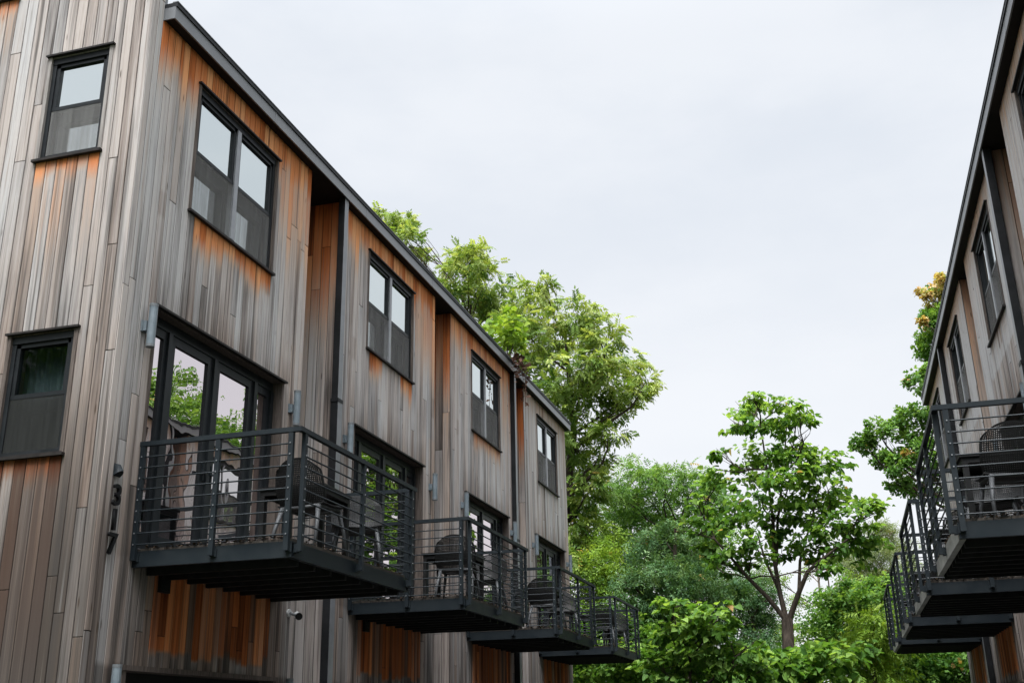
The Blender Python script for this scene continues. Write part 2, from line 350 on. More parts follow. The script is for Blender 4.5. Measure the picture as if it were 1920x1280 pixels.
def window(parent, fn, u0, u1, z0, z1, double=True, dark=False, label=None):
    """fn(u, z, d). head flashing, sill, frame, upper sash glass, recessed lower sash behind an insect screen"""
    def B(m, u_, z_, d_, mt=0): m.box((u_[0], z_[0], d_[0]), (u_[1], z_[1], d_[1]), mt, fn=fn)
    f = MB(); w_ = .05
    zm = z0 + (z1 - z0) * .475
    B(f, (u0 + .03, u1 - .03), (z1 - .09, z1 - .015), (-.10, -.012)); B(f, (u0 + .03, u1 - .03), (z0 + .015, z0 + .06), (-.10, -.02))
    for a in (u0 + .03, u1 - .03 - w_): B(f, (a, a + w_), (z0 + .06, z1 - .09), (-.10, -.02))
    mids = [(u0 + u1) / 2] if double else []
    bays = []
    xs = [u0 + .08] + [q for mm in mids for q in (mm - .045, mm + .045)] + [u1 - .08]
    for i in range(0, len(xs), 2): bays.append((xs[i], xs[i + 1]))
    for (a, b) in bays:
        B(f, (a, b), (zm, zm + .045), (-.085, -.03))                        # meeting rail
        for q in (a, b - .045): B(f, (q, q + .045), (zm + .045, z1 - .09), (-.09, -.035))
        B(f, (a, b), (z1 - .135, z1 - .0905), (-.09, -.035))
        for q in (a, b - .05): B(f, (q, q + .05), (z0 + .06, zm), (-.25, -.14))     # lower sash, set deep
        B(f, (a, b), (zm - .12, zm - .001), (-.25, -.14)); B(f, (a, b), (z0 + .0605, z0 + .12), (-.25, -.14))
    o = f.build('window', FRAME, parent)
    if label: o['label'] = label
    if double:
        m = MB()
        for mm in mids: B(m, (mm - .044, mm + .044), (z0 + .061, z1 - .091), (-.10, -.012))
        m.build('mullion', MULL, o)
    for (a, b) in bays:
        m = MB(); B(m, (a + .045, b - .045), (zm + .045, z1 - .135), (-.075, -.065)); m.build('pane', GLASSC if dark else GLASS, o)
        m = MB(); B(m, (a + .05, b - .05), (z0 + .12, zm - .12), (-.20, -.19)); m.build('pane', GLASSC if dark else GLASS, o)
        m = MB(); B(m, (a + .002, b - .002), (z0 + .0625, zm - .002), (-.036, -.033)); m.build('screen', SCREEND if dark else SCREEN, o)
    m = MB(); B(m, (u0 - .035, u1 + .035), (z1, z1 + .022), (-.09, .045)); m.build('head_flashing', FLASH, o)
    m = MB(); B(m, (u0 - .03, u1 + .03), (z0 - .03, z0), (-.25, .05)); B(m, (u0 + .0, u1 - .0), (z0 + .0005, z0 + .0145), (-.25, .025)); m.build('sill', FLASH, o)
    m = MB()
    for q in (u0 - .018, u1 - .028): B(m, (q, q + .046), (z0 + .0005, z1 - .0005), (-.26, .014))
    B(m, (u0 + .029, u1 - .029), (z1 - .0145, z1 - .0005), (-.26, -.002))
    m.build('trim', TRIMW if double or dark else TRIMG, o)
    # dark closed reveal behind
    m = MB(); B(m, (u0, u1), (z0, z1), (-.30, -.27)); m.build('backing', BLACK, o)
    return o
def balcony_door(parent, fn, u0, u1):
    def B(m, u_, z_, d_, mt=0): m.box((u_[0], z_[0], d_[0]), (u_[1], z_[1], d_[1]), mt, fn=fn)
    z0, z1 = DZ0, DZ1
    f = MB(); a0, a1 = u0 + .03, u1 - .03
    B(f, (a0, a1), (z1 - .12, z1 - .012), (-.22, -.12)); B(f, (a0, a1), (z0 + .002, z0 + .09), (-.22, -.12))
    W = a1 - a0; cx = (a0 + a1) / 2
    posts = [a0, cx - .96, cx, cx + .96, a1]
    for i, p in enumerate(posts):
        h = .035; q = min(max(p, a0 + h), a1 - h); B(f, (q - h, q + h), (z0 + .09, z1 - .12), (-.22, -.105))
    o = f.build('balcony_door', DOORF, parent)
    for i in range(4):
        l = posts[i] + (.07 if i == 0 else .035); r = posts[i + 1] - (.07 if i == 3 else .035)
        st = .10 if i in (1, 2) else .06
        m = MB(); zt, zb = z1 - .12, z0 + .0905
        B(m, (l + .001, l + st), (zb, zt), (-.19, -.135)); B(m, (r - st, r - .001), (zb, zt), (-.19, -.135))
        B(m, (l + st, r - st), (zt - .10, zt - .001), (-.19, -.135)); B(m, (l + st, r - st), (zb, zb + .12), (-.19, -.135))
        s = m.build('sash', DOORF, o)
        m = MB(); B(m, (l + st, r - st), (zb + .12, zt - .10), (-.17, -.16)); m.build('pane', GLASSD, o)
        if i in (1, 2):
            m = MB(); q = (r - .05) if i == 1 else (l + .05)
            B(m, (q - .012, q + .012), (4.42, 4.62), (-.135, -.115)); B(m, (q - .065, q + .012), (4.50, 4.525), (-.115, -.09)); m.build('handle', STEEL, o)
    m = MB(); B(m, (u0 - .045, u1 + .045), (z1, z1 + .024), (-.12, .055)); m.build('head_flashing', FLASH, o)
    m = MB(); B(m, (a0, a1), (z0 - .02, z0 + .0015), (-.25, -.02)); B(m, (a0, a1), (z0 + .0017, z0 + .03), (-.118, -.10)); m.build('threshold', MULL, o)
    m = MB()
    for q in (u0 - .018, u1 - .028): B(m, (q, q + .046), (z0, z1 - .0005), (-.24, .014))
    B(m, (u0 + .029, u1 - .029), (z1 - .0115, z1 - .0005), (-.24, -.002))
    m.build('trim', TRIMW, o)
    m = MB(); B(m, (u0, u1), (z0, z1), (-.27, -.25)); m.build('backing', BLACK, o)
def balcony(parent, fn, y0, L, dep, pale):
    """fn(u=y, z, d)"""
    def B(m, u_, z_, d_, mt=0): m.box((u_[0], z_[0], d_[0]), (u_[1], z_[1], d_[1]), mt, fn=fn)
    k = MB(); n = 11
    for i in range(n):
        a = .004 + (dep - .10) * i / n; b = (dep - .10) * (i + 1) / n - .004
        B(k, (y0 + .122, y0 + L - .122), (3.402, 3.44), (a, b))
    o = k.build('balcony', DECK, parent)
    e1 = dep - .08
    for (a, b) in ((y0 + .06, y0 + .12), (y0 + L - .12, y0 + L - .06)):
        m = MB(); B(m, (a, b), (3.25, 3.265), (0, e1)); B(m, (a, b), (3.39, 3.405), (0, e1)); q = a if a < y0 + 1 else b - .012
        B(m, (q, q + .012), (3.265, 3.39), (0, e1)); m.build('beam', STEEL, o)
    m = MB(); B(m, (y0 + .121, y0 + L - .121), (3.248, 3.404), (e1 - .06, e1 - .001)); m.build('edge_beam', pale or STEEL, o)
    for i in range(8):
        yy = y0 + .30 + i * (L - .55) / 7
        m = MB(); B(m, (yy, yy + .05), (3.20, 3.399), (.02, e1 - .062)); m.build('joist', STEEL_IN, o)
    m = MB(); t_ = .048
    B(m, (y0, y0 + t_), (4.474, 4.522), (0, dep)); B(m, (y0 + L - t_, y0 + L), (4.474, 4.522), (0, dep)); B(m, (y0 + t_, y0 + L - t_), (4.474, 4.522), (dep - t_, dep))
    m.build('top_rail', STEEL, o)
    zb, zt = 3.31, 4.474
    def post(u_, d_, br):
        m = MB(); B(m, u_, (zb, zt), d_)
        (ua, ub), (da, db) = br
        B(m, (ua, ub), (3.30, 3.38), (da, db)); m.build('post', STEEL, o)
    for side in (0, 1):
        ya = y0 + .004 if side == 0 else y0 + L - .046
        yb = (y0 + .046, y0 + .06) if side == 0 else (y0 + L - .06, y0 + L - .046)
        for d0 in (.012, dep * .48, dep - .145): post((ya, ya + .042), (d0, d0 + .052), (yb, (d0 + .006, d0 + .07)))
    for yy in (.10, L * .49, L - .15): post((y0 + yy, y0 + yy + .055), (dep - .046, dep - .004), ((y0 + yy, y0 + yy + .07), (e1 - .0005, dep - .046)))
    zs = [4.474 - .112 * (i + 1) for i in range(9)]
    for side in range(3):
        m = MB()
        for z in zs:
            if side == 0: m.tube([fn(y0 + .025, z, .03), fn(y0 + .025, z, dep - .10)], .0085, 6)
            elif side == 1: m.tube([fn(y0 + .12, z, dep - .025), fn(y0 + L - .11, z, dep - .025)], .0085, 6)
            else: m.tube([fn(y0 + L - .025, z, .03), fn(y0 + L - .025, z, dep - .10)], .0085, 6)
        for z in zs:
            if side == 0:
                for d_ in (.038, dep * .48 + .026, dep - .119): m.tube([fn(y0 + .0, z, d_), fn(y0 - .005, z, d_)], .0075, 6, mat=1)
            elif side == 1:
                for y_ in (.1275, L * .49 + .0275, L - .1225): m.tube([fn(y0 + y_, z, dep - .003), fn(y0 + y_, z, dep + .004)], .0075, 6, mat=1)
        m.build('guard_bars', [STEEL, MULL], o)
    return o
def gate_shape(): pass

def build_row(S, root, seed):
    F = lambda u, z, d: (S.xf + S.nx * d, u, z)
    L = S is Lf
    holes = []
    for w0 in S.win: holes.append((w0, w0 + S.ww, WZ0, WZ1))
    for d0 in S.door: holes.append((d0, d0 + 2.9, DZ0, DZ1))
    for g0 in S.gar: holes.append((g0, g0 + 3.03, -.5, GZ))
    def fresh_for(i):
        w0 = S.win[i]; k = (1.0, .95, .72, .28)[i] if L else .33
        ua, ub = S.units[i]; b0 = S.bal[i]
        def fr(u, z, r1, r2):
            f = 0
            dz = SOFF - z
            if dz < 1.4 and u > S.start + .25: f = k * (.8 + .35 * r1) * math.exp(-(dz / (.34 + .50 * r2)) ** 2)
            if u > w0 + S.ww + .12: f = max(f, k * (.25 + .40 * r1) * (1 - smooth(.7, 2.1 + r2, dz)))
            dz = WZ0 - z
            if w0 + .13 < u < w0 + S.ww - .06 and dz > 0:
                p = (1, .8, .55, .1)[i] if L else .2
                if L and i == 1: p *= .25 + .75 * (abs(u - w0 - .35) < .3) + .9 * (u > w0 + 1.5)
                f = max(f, p * (.75 + .4 * r1) * math.exp(-(dz / (.16 + .32 * r2)) ** 2))
            if z < 3.35 and b0 + .25 < u < b0 + S.bl - .05:          # kept dry by the balcony above
                e = smooth(2.34 + .16 * r2, 2.41 + .16 * r2 + .03 * r1, z) * smooth(b0 + .2, b0 + .7, u) * (1 - smooth(b0 + S.bl - .35, b0 + S.bl - .1, u))
                f = max(f, e * (.30 + .85 * r1))
            if DZ0 < z < DZ1 + .6 and u > S.door[i] + 2.9: f = max(f, .22 * r1)
            return f
        def st(u, z, r1, r2):
            s = ((.62 if L else .35) + .42 * r2) * (1 - smooth(2.4, 7.0, z)) - (0 if L else 1.3 * smooth(3.5, 6, z))  # shade painted with the grime on lower boards; right row's upper boards lightened
            if DZ1 < z < DZ1 + .9 and S.door[i] - .1 < u < S.door[i] + 3: s = .52 * (1 - (z - DZ1) / (.25 + .65 * r1)) if z < DZ1 + .25 + .65 * r1 else 0
            if WZ0 > z > WZ0 - .35 and r1 > .8: s = max(s, .25)
            if z < 3.35:
                s = max(s * .8, (.30 + .85 * r2 ** 1.5) * (1 - .4 * smooth(2.3, 3.3, z)))
                if u < b0 + .5: s = max(s, .28 * smooth(2.2, 3.3, z))
                if b0 + S.bl - .5 < u < b0 + S.bl + .1: s = max(s, .55)
                s = max(s, .9 * (1 - smooth(2.27, 2.42 + .06 * r1, z)))
            if z < 4.2 and u < S.start + .45: s = max(s, (.65 * r1) * (1 - smooth(2.0, 4.4, z)))
            if 3.4 < z < 6 and (S.door[i] - .12 < u < S.door[i] + .0): s = max(s, .3)
            return s
        return fr, st
    for i, (ua, ub) in enumerate(S.units):
        fr, st = fresh_for(i)
        boards('wall', F, ua, ub, -.2, SOFF, [h for h in holes if h[1] > ua and h[0] < ub], fr, st, root, seed + i)
        if i:      # recess between the units: two cheeks and a back
            pa = S.units[i - 1][1]; dn = -1.05
            m = MB()
            def fr2(u, z, r1, r2): return (.85 - .3 * r2) * (1 - smooth(.2 + .3 * r1, 2.1 + r1, SOFF - z)) * (1 if L else .35) + .22 * r1 * smooth(3.2, 5.5, z)
            def st_shade2(u, z, r1, r2): return .5 * smooth(SOFF - .7, SOFF - .1, z) + .15 * r2  # soffit shade painted into the top of the recess boards
            x0, x1 = sorted((S.xf + S.nx * dn, S.xf - S.nx * .012))
            boards('', lambda u, z, d: (u, ua - d, z), x0, x1, -.2, SOFF, [], fr2, st_shade2, None, seed + 20 + i, .15, mb=m)
            boards('', lambda u, z, d: (u, pa + d, z), x0, x1, -.2, SOFF, [], fr2, st_shade2, None, seed + 30 + i, .15, mb=m)
            boards('', lambda u, z, d: (S.xf + S.nx * (dn + d), u, z), pa, ua, -.2, SOFF, [], fr2, st_shade2, None, seed + 40 + i, .15, mb=m)
            m.build('recess_wall', WOOD, root, attr=True)
    for w0 in S.win: window(root, F, w0, w0 + S.ww, WZ0, WZ1)
    for d0 in S.door: balcony_door(root, F, d0, d0 + 2.9)
    for i, b0 in enumerate(S.bal): balcony(root, F, b0, S.bl, S.bd, None if L else (BEAMPALE if i < 3 else BEAMPALE))
    for g0 in S.gar:
        m = MB()
        for j in range(4): m.box((g0 - .02, -.1 + j * .61, -.22), (g0 + 3.05, .50 + j * .61, -.19), fn=lambda a, b, c: F(a, b, c))
        m.box((g0 - .02, -.1, -.26), (g0 + 3.05, 2.5, -.23), fn=F)
        o = m.build('garage_door', GARAGE, root)
        m = MB(); m.box((g0 - .06, GZ, -.2), (g0 + 3.09, GZ + .05, .03), fn=F)
        for q in (g0 - .03, g0 + 3.0): m.box((q, -.1, -.2), (q + .06, GZ - .001, .012), fn=F)
        m.build('trim', TRIMW, o)
    # roof slab, soffit, fascia, drip edge
    ya, yb = S.start + .21, S.units[-1][1] + .10
    m = MB(); m.box((ya + .02, SOFF + .06, -7.5), (yb - .03, 9.60, .129), fn=F); ro = m.build('roof', ROOF, root)
    m = MB(); m.box((ya + .02, SOFF, -1.3), (yb - .02, SOFF + .055, .128), fn=F); m.build('soffit', SOFFIT, ro)
    m = MB(); m.box((ya, SOFF - .02, .13), (yb, 9.60, .15), fn=F); m.box((yb - .018, SOFF - .02, -7.5), (yb, 9.60, .129), fn=F); m.box((ya - .001, SOFF - .0205, .0), (ya + .016, 9.599, .1495), fn=F); m.build('fascia', FASCIA, ro)
    m = MB(); q = ya + 2.4
    while q < yb - 1: m.box((q, SOFF - .021, .1495), (q + .035, 9.601, .1525), fn=F); q += 3.05
    m.build('fascia_joint', FASCIA, ro)
    m = MB(); m.box((ya - .002, 9.602, -7.5), (yb + .01, 9.655, .165), fn=F); m.build('drip_edge', LIP, ro)
    m = MB(); m.box((ya - .004, 9.657, .10), (yb + .012, 9.667, .172), fn=F); m.build('roof_edge_cap', FASCIA, ro)
    # rear and far walls
    def nof(u, z, r1, r2): return .1 * r1
    xb = S.xf - S.nx * 7.4; x0, x1 = sorted((xb, S.xf - S.nx * .012))
    boards('end_wall', lambda u, z, d: (u, S.units[-1][1] + d, z), x0, x1, -.2, SOFF, [], nof, nof, root, seed + 60, .14)
    boards('rear_wall', lambda u, z, d: (xb - S.nx * d, u, z), S.start, S.units[-1][1], -.2, SOFF, [], nof, nof, root, seed + 70, .14)
    # down pipes: beside unit 2 and at the end of unit 3
    for (yy, zstep) in (((S.units[1][0] - .06), 6.2), ((S.units[2][1] - .06), 5.6)):
        m = MB(); m.box((yy - .065, zstep, .014), (yy + .065, SOFF - .001, .116), 0, fn=F); m.box((yy - .075, -.1, .013), (yy + .075, zstep, .126), 0, fn=F)
        m.box((yy - .063, zstep + .01, .1162), (yy + .064, SOFF - .002, .119), 1, fn=F); m.box((yy - .073, -.1, .1262), (yy + .074, zstep, .129), 1, fn=F)
        m.box((yy - .085, zstep - .03, .013), (yy + .085, zstep + .02, .135), 0, fn=F)
        m.build('downpipe', [PIPE, PIPEF], root)
    return F

left = tag(empty('timber_townhouse_row', (Lf.xf, 18.6, 0)), 'weathered cedar townhouse row with black balconies, its end wall numbered 317', 'building', 'timber townhouse rows facing each other')
right = tag(empty('timber_townhouse_row', (Rt.xf, 19.4, 0)), 'cedar townhouse row cut off by the frame, facing the one numbered 317', 'building', 'timber townhouse rows facing each other')
FL = build_row(Lf, left, 100)
FR = build_row(Rt, right, 300)

# ---- end wall of the left row, with its return strip at the corner
E_ = lambda u, z, d: (u, Lf.start - d, z)
ew = [(-8.03, -7.20, 7.72, 9.06), (-8.03, -7.20, 4.32, 5.64), (-9.46, -8.62, 10.05, 11.35)]
def fr_end(u, z, r1, r2):
    f = 0
    for (a, b, z0, z1), p, ln in zip(ew, (.9, 1.0, .8), (1.7, 2.6, 1)):
        if a - .03 < u < b + .02 and z < z0:
            dz = z0 - z
            f = max(f, p * (.55 + .45 * r1) * math.exp(-(dz / (.14 + .25 * r2)) ** 2), p * (.10 + .26 * r1) * (1 - smooth(ln * .3, ln * 1.2, dz)))
    return f
def st_shade_end(u, z, r1, r2):
    s = .12 + .16 * r2 + (.66 + .42 * r1) * (1 - smooth(2.2, 8.4, z))  # height term paints shade into the lower boards, on top of weathering
    if u > -7.3 and z < 4.8: s = max(s, (.35 + .95 * r1) * (1 - smooth(3.4, 4.8, z)))
    if z < 3: s = max(s, .35 * r2)
    return s
boards('end_wall', E_, -12.6, Lf.xf, -.2, 11.8, ew, fr_end, st_shade_end, left, 500, .137, joint=(2.6, 6.0))
boards('wall', FL, Lf.start, 9.05, -.2, 11.8, [], lambda u, z, a, b: .12 * a, lambda u, z, a, b: (.35 + .5 * a) * (1 - smooth(3.4, 5.0, z)) + .12 * b, left, 520, .105)
m = MB(); m.box((9.052, 9.672, -.14), (9.12, 11.8, -.02), fn=FL); m.build('corner_flashing', FASCIA, left)
for a, b, z0, z1 in ew: window(left, E_, a, b, z0, z1, False, dark=(z0 < 5), label='dark curtained end window' if z0 < 5 else None)
# curtain behind the lower end-wall window
m = MB(); n = 60; vs = []; fs = []
for i in range(n + 1):
    u = -8.0 + .81 * i / n; dd = .262 + .012 * math.sin(i * .9) + .006 * math.sin(i * 2.3 + 1)
    for z in (4.95, 5.6): vs.append((u, Lf.start + dd - .012, z))
for i in range(n): fs.append((2 * i, 2 * i + 2, 2 * i + 3, 2 * i + 1))
m.add(vs, fs); tag(m.build('curtain', CURT, None, True), 'dark folded curtain hanging behind the lower window of the end wall', 'curtain')

# ------------------------------------------------------------------ wall lamps, number, camera, vents
def wall_lamp(F, y, zb, zt, label, parts=True):
    p = F(y, zb, 0); o = tag(empty('wall_lamp', p), label, 'wall lamp', 'up and down wall lamps')
    def G(u, z, d): q = F(u, z, d); return (q[0] - p[0], q[1] - p[1], q[2] - p[2])
    m = MB(); m.tube([G(y, zb + .03, .105), G(y, zt - .03, .105)], .045, 16); m.build('lamp_tube', LAMP, o, False)
    m = MB(); zc = (zb + zt) / 2; m.box((y - .05, zc - .06, .002), (y + .05, zc + .06, .02), fn=G); m.box((y - .03, zc - .055, .02), (y + .03, zc + .055, .056), fn=G); m.build('bracket', LAMP, o)
    for a, b in ((zb, zb + .03), (zt - .03, zt)):
        m = MB(); m.tube([G(y, a, .105), G(y, b, .105)], .0475, 16); m.build('end_ring', LAMPEND, o)
lampL = [(9.26, 'pale wall lamp between the corner and the nearest left balcony door'), (12.57, 'pale wall lamp just past the far side of the nearest left door'),
         (14.28, 'pale wall lamp beside the first downpipe of the left row'), (17.87, 'pale wall lamp just past the second left balcony door'),
         (19.62, 'pale wall lamp before the third left balcony door'), (22.95, 'pale wall lamp between the third left door and the second downpipe'),
         (24.76, 'pale wall lamp before the farthest left balcony door'), (28.14, 'pale wall lamp at the far corner of the left row')]
for y, lb in lampL: wall_lamp(FL, y, 5.5, 5.98, lb)
wall_lamp(FL, 9.25, 1.85, 2.31, 'pale wall lamp low beside the nearest garage door, under the number 317')
wall_lamp(FL, 12.74, 1.85, 2.31, 'pale wall lamp low past the nearest garage door, under the security camera')
for y, lb in [(13.95, 'pale wall lamp behind the nearest right balcony, past its door'), (15.52, 'pale wall lamp before the second right balcony door'),
              (18.75, 'pale wall lamp past the second right balcony door'), (20.56, 'pale wall lamp before the third right balcony door'),
              (23.75, 'pale wall lamp past the third right balcony door'), (28.75, 'pale wall lamp at the far corner of the right row')]:
    wall_lamp(FR, y, 5.5, 5.98, lb)
for y, lb in [(18.95, 'pale wall lamp low under the second right balcony'), (23.95, 'pale wall lamp low under the third right balcony')]: wall_lamp(FR, y, 1.85, 2.31, lb)

num = tag(empty('house_number', FL(9.07, 3.32, 0)), 'black metal house number 317 stacked down the weathered corner boards', 'house number')
def digit(ch, zc, h=.205):
    cu = bpy.data.curves.new('digit', 'FONT'); cu.body = ch; cu.size = h / .70; cu.extrude = .015; cu.align_x = 'CENTER'; cu.resolution_u = 6; cu.offset = .004
    o = bpy.data.objects.new('digit', cu); col.objects.link(o)
    bpy.context.view_layer.update()
    dg = bpy.context.evaluated_depsgraph_get(); me = bpy.data.meshes.new_from_object(o.evaluated_get(dg)); me.name = 'digit'
    bpy.data.objects.remove(o); d = bpy.data.objects.new('digit', me); col.objects.link(d); d.parent = num
    me.materials.clear(); me.materials.append(BLACK)
    # font x -> world +Y, font y -> world +Z, font z -> world +X
    d.matrix_local = Matrix(((0, 0, 1, .032), (1, 0, 0, 0), (0, 1, 0, zc - h / 2 - 3.32), (0, 0, 0, 1)))
    for dz in (.25, .75):
        pass
    return d
for ch, zc in (('3', 3.905), ('1', 3.665), ('7', 3.43)): digit(ch, zc)
tag(num, kind='thing')
sh = tag(empty('number_light', FL(9.07, 4.16, 0)), 'small dark hooded downlight above the number 317', 'light')
m = MB(); n = 10; vs = []; 
for z, r, in ((-.07, .055), (.05, .045)):
    for k in range(n + 1):
        a = -math.pi / 2 + math.pi * k / n; vs.append((.004 + r * (1.25 if z < 0 else .55) * math.cos(a), r * math.sin(a), z + (.05 * math.cos(a) if z < 0 else 0)))
fs = [(k, k + 1, n + 2 + k, n + 1 + k) for k in range(n)] + [tuple(range(n + 1, 2 * n + 2)), tuple(reversed(range(n + 1))), (n, 0, n + 1, 2 * n + 1)]
m.add(vs, fs); m.build('hood', STEEL, sh)
m = MB(); m.box((.0, -.055, -.07), (.0035, .055, .055)); m.build('back_plate', STEEL, sh)

cmr = tag(empty('security_camera', FL(12.84, 3.08, 0)), 'small white bullet security camera on the wall beneath the nearest left balcony', 'camera')
m = MB(); m.tube([(.003, -.03, .03), (.03, -.03, .03)], .05, 14); m.build('mount', CAMW, cmr, False)
m = MB(); m.tube([(.03, -.03, .03), (.08, -.02, .01), (.11, .0, .0)], .018, 10); m.build('arm', LAMPEND, cmr, True)
dirc = np.array([.62, -.75, -.25]); dirc /= np.linalg.norm(dirc); c0 = np.array([.11, .03, .0])
m = MB(); m.tube([c0 - dirc * .07, c0 + dirc * .05], .042, 14); m.build('body', CAMW, cmr)
m = MB(); m.tube([c0 + dirc * .05, c0 + dirc * .075], .046, 14); m.build('lens', BLACK, cmr)
for F_, y, lb in ((FL, 15.22, 'dark square wall vent under the second left balcony'), (FL, 10.02, 'dark square wall vent under the nearest left balcony')):
    v = tag(empty('wall_vent', F_(y, 3.06, 0)), lb, 'vent', 'dark wall vents')
    m = MB(); m.box((.002, -.085, 0), (.045, .085, .19)); m.build('hood', BLACK, v)
    m = MB(); m.box((.0452, -.07, .02), (.05, .07, .05)); m.box((.0452, -.07, .07), (.05, .07, .1)); m.build('louvre', STEEL_IN, v)

# ------------------------------------------------------------------ balcony furniture
def chair_proto():
    o = empty('balcony_chair', (0, 0, 0))
    # perforated shell: seat and back in one, facing +Y; a grid of cells with holes
    nu, nv = 30, 40
    def P(u, v):
        t = v / nv; s = (u / nu - .5) * 2
        if t < .42:
            k = t / .42; y = .21 - .40 * k; z = .445 - .02 * math.sin(k * 3.0) - .012 * (1 - s * s) + .015 * abs(s) ** 3
            wv = .235
        else:
            k = (t - .42) / .58; y = -.19 - .03 * math.sin(min(1, k * 2.2) * 1.57) - .085 * k; z = .445 + .025 * k + .40 * k ** 1.05
            wv = .235 + .03 * math.sin(k * 3.14) - .03 * k; y += .07 * (abs(s) ** 2.2) * (1 - .35 * k)
            if k > .72: z -= .10 * ((k - .72) / .28) * abs(s) ** 2.6
        return np.array([1.1 * wv * s, y, z])
    m = MB()
    for u in range(nu):
        for v in range(nv):
            c = [P(u, v), P(u + 1, v), P(u + 1, v + 1), P(u, v + 1)]
            edge = u in (0, nu - 1) or v in (0, nv - 1)
            if edge: m.add(c, [(0, 1, 2, 3)])
            else:
                mid = sum(c) / 4; inner = [mid + (q - mid) * .46 for q in c]
                m.add(c + inner, [(0, 1, 5, 4), (1, 2, 6, 5), (2, 3, 7, 6), (3, 0, 4, 7)])
    s = m.build('seat_shell', RESIN, o); md = s.modifiers.new('thick', 'SOLIDIFY'); md.thickness = .008
    for sx in (-1, 1):
        m = MB(); m.tube([(sx * .20, .17, .43), (sx * .235, .22, .22), (sx * .25, .25, 0)], [.022, .018, .014], 8); m.build('leg', RESING, o, True)
        m = MB(); m.tube([(sx * .20, -.17, .43), (sx * .235, -.23, .22), (sx * .25, -.28, 0)], [.024, .019, .015], 8); m.build('leg', RESING, o, True)
    m = MB()
    m.tube([(-.21, -.165, .425), (.21, -.165, .425)], .02, 8); m.tube([(-.21, .17, .425), (.21, .17, .425)], .018, 8)
    for sx in (-1, 1): m.tube([(sx * .21, -.165, .425), (sx * .21, .17, .425)], .018, 8)
    m.build('seat_frame', RESING, o, True)
    return o
def table_proto():
    o = empty('balcony_table', (0, 0, 0))
    m = MB(); m.box((-.36, -.36, .705), (.36, .36, .73)); m.build('tabletop', RESIN, o)
    m = MB(); m.box((-.34, -.34, .65), (.34, -.32, .7045)); m.box((-.34, .32, .65), (.34, .34, .7045)); m.box((-.34, -.32, .65), (-.32, .32, .7045)); m.box((.32, -.32, .65), (.34, .32, .7045)); m.build('apron', RESIN, o)
    for sx in (-1, 1):
        for sy in (-1, 1):
            m = MB(); m.box((sx * .315 - .025, sy * .315 - .025, 0), (sx * .315 + .025, sy * .315 + .025, .649)); m.build('leg', RESIN, o)
    return o
def dup(r, loc, rz):
    c = r.copy(); col.objects.link(c); c.location = loc; c.rotation_euler = (0, 0, rz)
    for ch in r.children:
        k = ch.copy(); col.objects.link(k); k.parent = c
    return c
ch0, tb0 = chair_proto(), table_proto(); bpy.context.view_layer.update(); usedc = [0, 0]
def put(kind, loc, rz, label):
    i = 0 if kind == 'c' else 1; src = (ch0, tb0)[i]
    if not usedc[i]: o = src; o.location = loc; o.rotation_euler = (0, 0, rz); usedc[i] = 1
    else: o = dup(src, loc, rz)
    o.scale = (1.13, 1.13, 1.13)
    return tag(o, label, ('chair', 'table')[i], ('perforated chairs on the balconies', 'small tables on the balconies')[i])
ordn = ['nearest', 'second', 'third', 'farthest']
for S, F, sd_ in ((Lf, FL, 'left'), (Rt, FR, 'right')):
    for i, b0 in enumerate(S.bal):
        j = rnd.uniform(-.08, .08) if i else 0; s_ = S.nx
        if sd_ == 'left':
            put('c', F(b0 + 1.16 + j, 3.442, 1.39 - .1 * (i > 0)), R(-8) * (1 if i % 2 == 0 else -1), f'dark perforated chair with its back to the viewer on the {ordn[i]} left balcony')
            put('t', F(b0 + 1.80 + j, 3.442, 1.00), R(3), f'small dark square table on the {ordn[i]} left balcony')
            put('c', F(b0 + 2.56, 3.442, 1.30 + j), R(205 - 20 * (i % 2)), f'dark perforated chair on the far side of the table on the {ordn[i]} left balcony')
        else:
            put('c', F(b0 + .82 + j, 3.442, 1.06), R(6), f'dark perforated chair with its back to the viewer on the {ordn[i]} right balcony')
            put('t', F(b0 + 1.52 + j, 3.442, 1.08), R(2), f'small dark square table on the {ordn[i]} right balcony')
            put('c', F(b0 + 2.36, 3.442, 1.05 + j), R(165), f'dark perforated chair on the far side of the table on the {ordn[i]} right balcony')
# dry leaves caught along the deck edges
m = MB(); rg = random.Random(5)
for S, F in ((Lf, FL), (Rt, FR)):
    for b0 in S.bal:
        for q in range(420):
            if rg.random() < .5: u = b0 + .10 + abs(rg.gauss(0, .05)); d = rg.uniform(.1, S.bd - .12)
            else: u = rg.uniform(b0 + .1, b0 + S.bl - .1); d = S.bd - .10 - abs(rg.gauss(0, .05))
            z = 3.446 + abs(rg.gauss(0, .014)); a = rg.random() * 6.28; r_ = rg.uniform(.008, .019); t_ = rg.uniform(-.6, .6)
            ps = [F(u + r_ * math.cos(a + k), z + r_ * t_ * math.sin(k), d + r_ * math.sin(a + k)) for k in (0, 1.9, 3.14, 4.6)]
            m.add(ps, [(0, 1, 2, 3)])
LIT = simple('dry_leaf', (.03, .02, .012), (.11, .075, .048), .9, .1, 0, (40, 40, 40))
tag(m.build('leaf_litter', LIT), 'dry brown leaves scattered along the deck edges of the balconies', 'leaves', kind='stuff')

